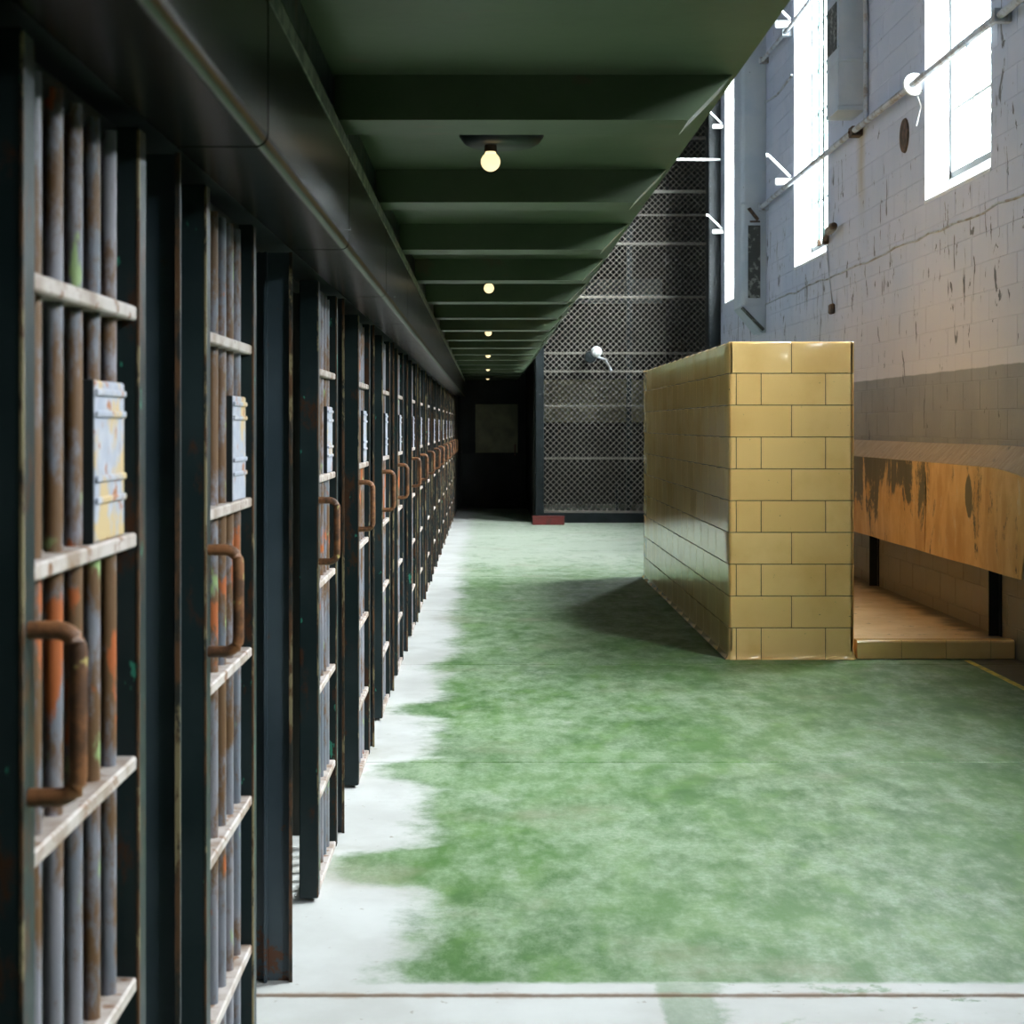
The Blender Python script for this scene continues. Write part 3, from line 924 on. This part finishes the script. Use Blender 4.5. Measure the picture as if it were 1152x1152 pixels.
# ------------------------------------------------------------------ sheet metal trough on the right wall
tr = thing('wash_trough', 'rust stained tan sheet metal trough fixed along the block wall', 'trough', (WX, 13.0, 0))
QX, QZ0, QZ1, QW = 3.235, 0.560, 1.225, 1.365
def sheet(y0, y1, warp):
    mb = MB()
    nu, nv = 22, 9
    vs = []
    for side in (0, 1):
        for j in range(nv+1):
            v = j/nv
            for i in range(nu+1):
                u = i/nu
                y = y0 + (y1-y0)*u
                z = QZ0 + (QZ1-QZ0)*v
                x = QX + 0.008*math.sin(9*u+2*v+y0) + 0.010*math.sin(v*math.pi)*math.sin(5*u+y0)
                if warp:
                    e = max(0, 1-u*3.2)
                    x += 0.035*e*e*(0.3+v)
                    y += 0.10*e*(abs(v-0.45)**1.3)*1.6
                    z -= 0.055*e*e*v
                vs.append((x - WX + side*0.006, y-13.0, z))
    n1 = (nu+1)*(nv+1)
    fs = []
    for j in range(nv):
        for i in range(nu):
            a = j*(nu+1)+i
            fs.append((a, a+1, a+nu+2, a+nu+1)); fs.append((n1+a, n1+a+nu+1, n1+a+nu+2, n1+a+1))
    for i in range(nu):
        fs.append((i, n1+i, n1+i+1, i+1)); a = nv*(nu+1)+i; fs.append((a, a+1, n1+a+1, n1+a))
    for j in range(nv):
        a = j*(nu+1); fs.append((a, a+nu+1, n1+a+nu+1, n1+a)); a += nu; fs.append((a, n1+a, n1+a+nu+1, a+nu+1))
    mb.add(vs, fs); mb.sm = True
    return mb
sheet(10.19, 12.495, True).build('sheet', 'sheet', tr)
sheet(12.50, 14.6, False).build('sheet', 'sheet', tr)
sheet(14.605, 16.7, False).build('sheet', 'sheet', tr)
cap = MB(); nu = 40
vs = []
for i in range(nu+1):
    u = i/nu; y = 10.2 + 6.5*u
    e = max(0, 1-u*9)
    for (x, z) in ((WX-0.002, QW-0.06*e*e*0.3), (QX+0.004+0.03*e*e, QZ1+0.003-0.055*e*e), (QX+0.012+0.03*e*e, QZ1-0.006-0.055*e*e), (WX-0.002, QW-0.014-0.06*e*e*0.3)):
        vs.append((x-WX, y-13.0, z))
fs = [(i*4+k, i*4+(k+1)%4, (i+1)*4+(k+1)%4, (i+1)*4+k) for i in range(nu) for k in range(4)] + [(0,1,2,3), (nu*4+3,nu*4+2,nu*4+1,nu*4)]
cap.add(vs, fs).build('sloped_cap', 'sheet_cap', tr)
for y in (11.08, 14.55):
    mb = MB().box(-0.010, -0.002, y-13.0, y-13.0+0.10, PZ-0.012, 1.2)
    mb.box(-0.075, -0.010, y-13.0+0.045, y-13.0+0.055, PZ-0.012, 1.2)
    mb.build('leg', 'black_steel', tr)
MB().box(-0.10, -0.004, -2.87, -2.84, 0.56, 1.23).build('black_end_strip', 'black_steel', tr)  # narrow black strip at the near end of the trough

# ------------------------------------------------------------------ ducts
def duct(label, x0, y0, y1, zb, zt, loc):
    d = thing('air_duct', label, 'duct', (WX, y0, zb), 'painted ducts on the block wall')
    w = WX - x0; L = y1 - y0
    return d, w, L
d1, w, L = duct('tall painted duct with a dark vent grille beside the far window', 3.075, 20.45, 21.05, 2.95, 8.2, None)
r = 0.06
prof = [(-0.002, 0.0)] + [(-w + r - r*math.sin(math.radians(a)), r - r*math.cos(math.radians(a))) for a in range(0, 91, 15)] + [(-w, L), (-0.002, L)]
mb = MB().prism(prof, 'z', 0.0, 5.24); mb.sm = True
mb.build('casing', 'duct_paint', d1)
mb = MB(); mb.prism([(-0.002, 0.0), (-w, 0.0), (-w, -0.02), (-0.06, -0.33), (-0.002, -0.33)], 'y', 0.02, L); mb.build('sloped_foot', 'duct_paint', d1)
MB().box(-0.235, -0.06, -0.010, 0.004, 0.07, 0.98).build('grille_frame', 'duct_paint', d1)
gr = MB().box(-0.222, -0.073, -0.013, -0.009, 0.085, 0.965).build('grille', 'grille_dark', d1)
sl_m = MB().cbox(-0.222, -0.073, -0.018, -0.012, 0.0, 0.010, 0.002).mesh('slat', 'grille_dark')
for k in range(30): link('slat', sl_m, gr, (0, 0, 0.09 + k*0.029))
for z in (1.22, 3.1): MB().box(-w-0.006, -0.002, -0.008, 0.03, z, z+0.03).build('seam_band', 'duct_paint', d1)
o = MB().tube([(-w+0.01, 0.005, -0.03), (-0.03, 0.012, -0.30)], 0.022, 6); o.build('stay', 'grille_dark', d1)
MB().box(-0.20, -0.08, -0.03, -0.008, 1.00, 1.02).build('hinge', 'dark_rust', d1)
fl_ = MB(); fl_.prism([(-0.24, 1.16), (-0.20, 1.18), (-0.09, 1.04), (-0.12, 1.01)], 'y', -0.05, -0.04); fl_.build('loose_flap', 'dark_rust', d1)

d2, w, L = duct('square painted duct ending between the two nearer windows', 3.14, 15.10, 15.62, 4.32, 8.2, None)
MB().cbox(-w, -0.002, 0.0, L, 0.0, 3.87, 0.006).build('casing', 'duct_paint', d2)
MB().cbox(-w-0.008, -0.002, -0.010, L+0.008, -0.006, 0.035, 0.003).build('bottom_flange', 'duct_paint', d2)
MB().cbox(-w-0.006, -0.002, -0.008, L+0.006, 0.43, 0.46, 0.003).build('seam_band', 'duct_paint', d2)
gr = MB().box(-w-0.006, -w+0.002, 0.06, 0.46, 0.56, 0.98).build('grille', 'grille_dark', d2)
for k in range(9): MB().box(-w-0.011, -w-0.005, 0.07, 0.45, 0.58+k*0.044, 0.594+k*0.044).build('slat', 'grille_dark', gr)

# ------------------------------------------------------------------ conduits, cables and wall fittings
def pipe(name, pts, r, mat, label, cat='pipe', clamps=(), clampmat='pipe_paint'):
    b = pts[0]
    t = thing(name, label, cat, b)
    q = [(p[0]-b[0], p[1]-b[1], p[2]-b[2]) for p in pts]
    MB().tube(q, r, 8).build('tube', mat, t)
    for (x, y, z) in clamps:
        MB().cbox(x-b[0]-r*1.5, WX-b[0]-0.001, y-b[1]-0.03, y-b[1]+0.03, z-b[2]-r*1.7, z-b[2]+r*1.7, 0.004).build('clamp', clampmat, t)
    return t
CZ = 4.14
pipe('conduit_pipe', [(3.305, 20.42, CZ-0.02), (3.305, 18.6, CZ), (3.305, 15.3, CZ+0.01), (3.305, 12, CZ), (3.305, 8.2, CZ)], 0.027, 'pipe_paint',
     'long grey conduit crossing the block wall and the two nearer windows', 'pipe', [(3.305, 20.3, CZ-0.02), (3.305, 10.9, CZ)])
t = thing('pipe_bracket', 'rusty bracket on the long conduit below the square duct', 'bracket', (3.32, 15.25, CZ))
MB().cbox(-0.045, 0.059, -0.07, 0.07, -0.04, 0.05, 0.008).build('saddle', 'dark_rust', t)
MB().lathe([(0.0, -0.06), (0.013, -0.06), (0.013, -0.045), (0.0, -0.045)], (0, 0, 0), 'x', 10).build('bolt', 'dark_rust', t)
pipe('conduit_pipe', [(3.305, 20.42, 5.88), (3.305, 18.7, 5.85), (3.305, 15.66, 5.85)], 0.022, 'pipe_paint',
     'upper grey conduit left of the middle window, near the walkway edge', 'pipe', [(3.305, 20.3, 5.88), (3.305, 18.75, 5.85)])
pipe('wall_cable', [(3.365, 20.42, 5.40), (3.365, 19.6, 5.33), (3.365, 18.62, 5.36)], 0.012, 'pipe_paint',
     'thin cable between the tall duct and the middle window', 'cable')
pts = []
rc = random.Random(5)
y = 20.6
while y > 7.6:
    pts.append((3.372, y, 2.955 + rc.uniform(-0.016, 0.016))); y -= 0.35
pipe('wall_cable', pts, 0.009, 'pipe_paint', 'sagging painted cable stapled along the wall below the windows', 'cable')
for i, (yy, lab) in enumerate(((17.07, 'left of two thin dark rods before the middle window'), (16.83, 'right of two thin dark rods before the middle window'))):
    t = thing('opener_rod', lab, 'rod', (3.355, yy, 3.34), 'vertical rods of the middle window')
    MB().tube([(0, 0, 0), (0, 0, 4.0)], 0.013, 8).build('rod', 'green_rod', t)
    MB().cbox(-0.02, 0.02, -0.02, 0.02, -0.03, 0.03, 0.004).build('foot', 'dark_rust', t)
t = thing('window_crank', 'rusty crank lever at the sill corner of the middle window', 'lever', (3.35, 16.72, 3.33))
MB().tube([(0.0, 0.0, 0.0), (-0.05, -0.35, 0.03), (-0.06, -0.72, 0.06)], [0.018, 0.028, 0.030], 8).build('lever', 'dark_rust', t)
MB().tube([(-0.055, -0.42, 0.038), (-0.06, -0.66, 0.055)], 0.042, 8).build('grip', 'wire', t)
MB().cbox(-0.03, 0.028, -0.03, 0.05, -0.04, 0.03, 0.005).build('bracket', 'dark_rust', t)
t = thing('hanging_cord', 'thin cord hanging down the wall under the window crank', 'cord', (3.368, 16.75, 3.28))
MB().tube([(0, 0, 0), (0.002, -0.10, -0.28), (0.002, -0.28, -0.62)], 0.006, 6).build('cord', 'pipe_paint', t)
MB().cbox(-0.03, 0.01, -0.36, -0.22, -0.70, -0.60, 0.012).build('junction_box', 'dark_rust', t)

def opener(y, z, s, label):
    t = thing('window_opener', label, 'window opener', (3.35, y, z), 'white window opener arms')
    MB().tube([(0.0, 0.0, 0.0), (-0.24*s, 0.02, 0.24*s)], 0.017*s, 8).build('arm', 'white_enamel', t)
    MB().lathe([(0, -0.03), (0.022*s, -0.026), (0.022*s, 0.0), (0.0, 0.004)], (-0.24*s, 0.02, 0.24*s), 'x', 10).build('knob', 'white_enamel', t)
    MB().cbox(-0.17*s, 0.025, -0.02, 0.04, -0.09*s, -0.015*s, 0.012).build('head', 'white_enamel', t)
opener(18.66, 4.24, 1.0, 'white opener arm on the conduit at the far edge of the middle window')
opener(18.66, 5.98, 1.0, 'white opener arm high on the middle window, by the walkway edge')
opener(24.10, 4.30, 0.8, 'white opener arm at the lower part of the far window')
opener(24.10, 5.80, 0.8, 'white opener arm at the upper part of the far window')
t = thing('round_horn', 'white round perforated disc clipped to the conduit by the nearest window', 'disc', (3.32, 13.16, 4.145))
MB().lathe([(0.0, -0.02), (0.05, -0.02), (0.062, -0.035), (0.085, -0.03), (0.088, 0.0), (0.0, 0.0)], (0, -0.03, 0), 'y', 28).build('dish', 'white_enamel', t)
hm = MB().lathe([(0.0, -0.004), (0.006, -0.004), (0.006, 0.006), (0.0, 0.006)], (0, 0, 0), 'y', 8).mesh('hole', 'dark_rust')
for k in range(16):
    a = 2*math.pi*k/16
    link('hole', hm, t, (0.073*math.cos(a), -0.064, 0.073*math.sin(a)))
MB().lathe([(0.0, -0.03), (0.02, -0.026), (0.024, 0.0), (0.0, 0.0)], (0, -0.05, 0), 'y', 16).build('hub', 'white_enamel', t)
MB().tube([(0.02, -0.02, -0.06), (0.05, -0.05, -0.17), (0.02, -0.02, -0.32)], 0.006, 6).build('wire', 'white_enamel', t)
t = thing('wall_hole', 'round rust brown patch on the block wall by the nearest window', 'hole patch', (WX-0.001, 13.66, 3.84))
rh_ = random.Random(2)
ring = []
pl = []
for k in range(22):
    a = 2*math.pi*k/22; rr = 0.135 + rh_.uniform(-0.012, 0.012)
    pl.append((rr*math.cos(a), rr*math.sin(a)))
MB().prism(pl, 'x', -0.004, 0.0).build('plug', 'dark_rust', t)
MB().lathe([(0.115, -0.012), (0.135, -0.012), (0.142, 0.0), (0.112, 0.0)], (0, 0, 0), 'x', 22).build('rim', 'dark_rust', t)
tag(MB().tube([(3.352, 14.95, 4.2), (3.352, 14.95, 8.19)], 0.022, 8).build('riser_pipe', 'pipe_paint'), 'thin vertical pipe just right of the square duct', 'pipe')
t = thing('pipe_clamp', 'pale clamp on the conduit in front of the nearest window', 'clamp', (3.305, 11.62, CZ))
MB().tube([(0, -0.03, 0), (0, 0.03, 0)], 0.032, 10).build('collar', 'duct_paint', t)
MB().cbox(-0.01, 0.24, -0.012, 0.012, -0.05, -0.02, 0.003).build('stay', 'duct_paint', t)
pipe('stub_pipe', [(2.72, 24.25, 5.31), (3.36, 24.25, 5.31)], 0.018, 'white_enamel', 'short white pipe reaching from the far window to the mesh screen', 'pipe')

# ------------------------------------------------------------------ wire mesh screen at the far end
MY = 25.9
ms = thing('mesh_screen', 'tall screen of pale diamond wire mesh closing the far end', 'screen', (2.1, MY, 0))
MX0, MX1, MZ0, MZ1 = 0.87-2.1, 3.37-2.1, 0.17, 8.15
mb = MB(); S = 0.092; hw = 0.0052
def strand(p, q, dy):
    d = Vector((q[0]-p[0], 0, q[1]-p[1])).normalized(); nrm = Vector((-d.z, 0, d.x))*hw
    a, b = Vector((p[0], dy, p[1])), Vector((q[0], dy, q[1]))
    yv = Vector((0, hw, 0))
    vs = [a+nrm, a+yv, a-nrm, a-yv, b+nrm, b+yv, b-nrm, b-yv]
    mb.add(vs, [(0,1,5,4),(1,2,6,5),(2,3,7,6),(3,0,4,7)])
c = MZ0 - MX1
while c < MZ1 - MX0:                # z = x + c
    x0 = max(MX0, MZ0 - c); x1 = min(MX1, MZ1 - c)
    if x1 - x0 > 0.01: strand((x0, x0+c), (x1, x1+c), -0.006)
    c += S
c = MZ0 + MX0
while c < MZ1 + MX1:                # z = c - x
    x0 = max(MX0, c - MZ1); x1 = min(MX1, c - MZ0)
    if x1 - x0 > 0.01: strand((x0, c-x0), (x1, c-x1), 0.006)
    c += S
stuff(mb.build('wire_mesh', 'wire', ms))
for z, th in ((5.08, 0.05), (4.72, 0.025), (4.28, 0.04), (3.46, 0.035), (2.60, 0.03), (2.32, 0.03), (1.79, 0.03), (0.985, 0.03), (5.9, 0.05), (6.8, 0.05), (7.6, 0.05)):
    MB().cbox(MX0, MX1, 0.008, 0.045, z-th/2, z+th/2, 0.003).build('rail', 'wire', ms)
MB().cbox(MX0-0.02, MX1, -0.04, 0.06, 0.0, 0.15, 0.006).build('kick_rail', 'black_steel', ms)
MB().cbox(MX0, MX1, 0.0, 0.05, 0.151, 0.185, 0.004).build('rail', 'wire', ms)
MB().cbox(MX0-0.13, MX0, -0.07, 0.07, 0.0, 8.15, 0.006).build('post', 'black_steel', ms)
MB().cbox(0.04, 0.12, 0.02, 0.10, 0.15, 8.15, 0.006).build('post', 'black_steel', ms)
MB().cbox(-0.12, -0.08, 0.05, 0.10, 0.15, 0.6, 0.006).build('post', 'black_steel', ms)

ec = thing('riveted_column', 'dark riveted steel column between mesh screen and far window', 'column', (3.29, 24.4, 0))
MB().cbox(-0.088, 0.084, 0.0, 0.30, 0.0, 8.18, 0.006).build('shaft', 'black_steel', ec)
rv = MB()
for k in range(95):
    z = 0.1 + k*0.085
    for x in (-0.07,):
        rv.lathe([(0.011, 0.0), (0.009, -0.007), (0.0, -0.010)], (x, 0.0, z), 'y', 6)
stuff(rv.build('rivets', 'black_steel', ec))

fl2 = thing('flood_lamp', 'small white faced floodlight hanging on the mesh screen', 'lamp', (1.63, 25.72, 2.55))
MB().lathe([(0.0, -0.10), (0.085, -0.09), (0.10, -0.03), (0.07, 0.05), (0.03, 0.10), (0.0, 0.10)], (-0.06, 0, -0.02), 'y', 18).build('housing', 'black_steel', fl2)
pr = [(0.0, -0.085)]
for a in range(15, 181, 15):
    t_ = math.radians(a); pr.append((0.085*math.sin(t_), -0.085*math.cos(t_)))
MB().lathe(pr, (0.03, -0.08, 0.06), 'y', 18).build('lens', 'white_enamel', fl2)
MB().tube([(0.0, 0.05, 0.0), (0.18, 0.1, -0.05), (0.27, 0.12, -0.22)], 0.018, 8).build('bracket', 'pipe_paint', fl2)

# ------------------------------------------------------------------ far passage: gate, red block
rb_ = thing('red_block', 'red painted block lying on the floor before the mesh screen', 'block', (0.92, 25.42, 0))
MB().cbox(-0.24, 0.24, -0.12, 0.12, 0.0, 0.125, 0.008).build('block_body', 'red_paint', rb_)
MB().cbox(-0.245, 0.245, -0.125, 0.125, 0.115, 0.130, 0.004).build('top_board', 'red_paint', rb_)

dr = bpy.data.objects.new('door_1', None); COL.objects.link(dr); dr.location = (0.1, 30.3, 0)
struct(dr, 'dark steel door with a dim olive pane at the end of the corridor', 'door')
def dp(mb, name, mat, parent=None): return mb.build(name, mat, parent or dr)
dp(MB().cbox(-0.56, 0.50, 0.0, 0.05, 0.04, 1.0, 0.004), 'lower_panel', 'black_steel')
dp(MB().box(-0.31, 0.45, 0.012, 0.03, 1.0, 1.87), 'pane', 'olive_glass')
for a in ((-0.56, -0.31, 1.0, 2.30), (0.45, 0.50, 1.0, 2.30), (-0.31, 0.45, 1.87, 2.30)):
    dp(MB().cbox(a[0], a[1], 0.0, 0.05, a[2], a[3], 0.004), 'frame_panel', 'black_steel')
dp(MB().cbox(-0.56, 0.75, -0.03, 0.08, 0.0, 0.04, 0.004), 'threshold', 'far_wall')
dp(MB().cbox(0.50, 0.60, -0.04, 0.09, 0.0, 2.42, 0.005), 'jamb', 'black_steel')
dp(MB().cbox(-0.66, -0.56, -0.04, 0.09, 0.0, 2.42, 0.005), 'jamb', 'black_steel')
dp(MB().tube([(0.40, -0.05, 0.95), (0.40, -0.05, 1.15)], 0.012, 8), 'handle', 'rust')
struct(MB().box(0.72, 0.80, 26.05, 32.0, 0, 8.2).build('wall_passage', 'dark_wall'), 'dark side wall of the passage beyond the mesh screen', 'wall')
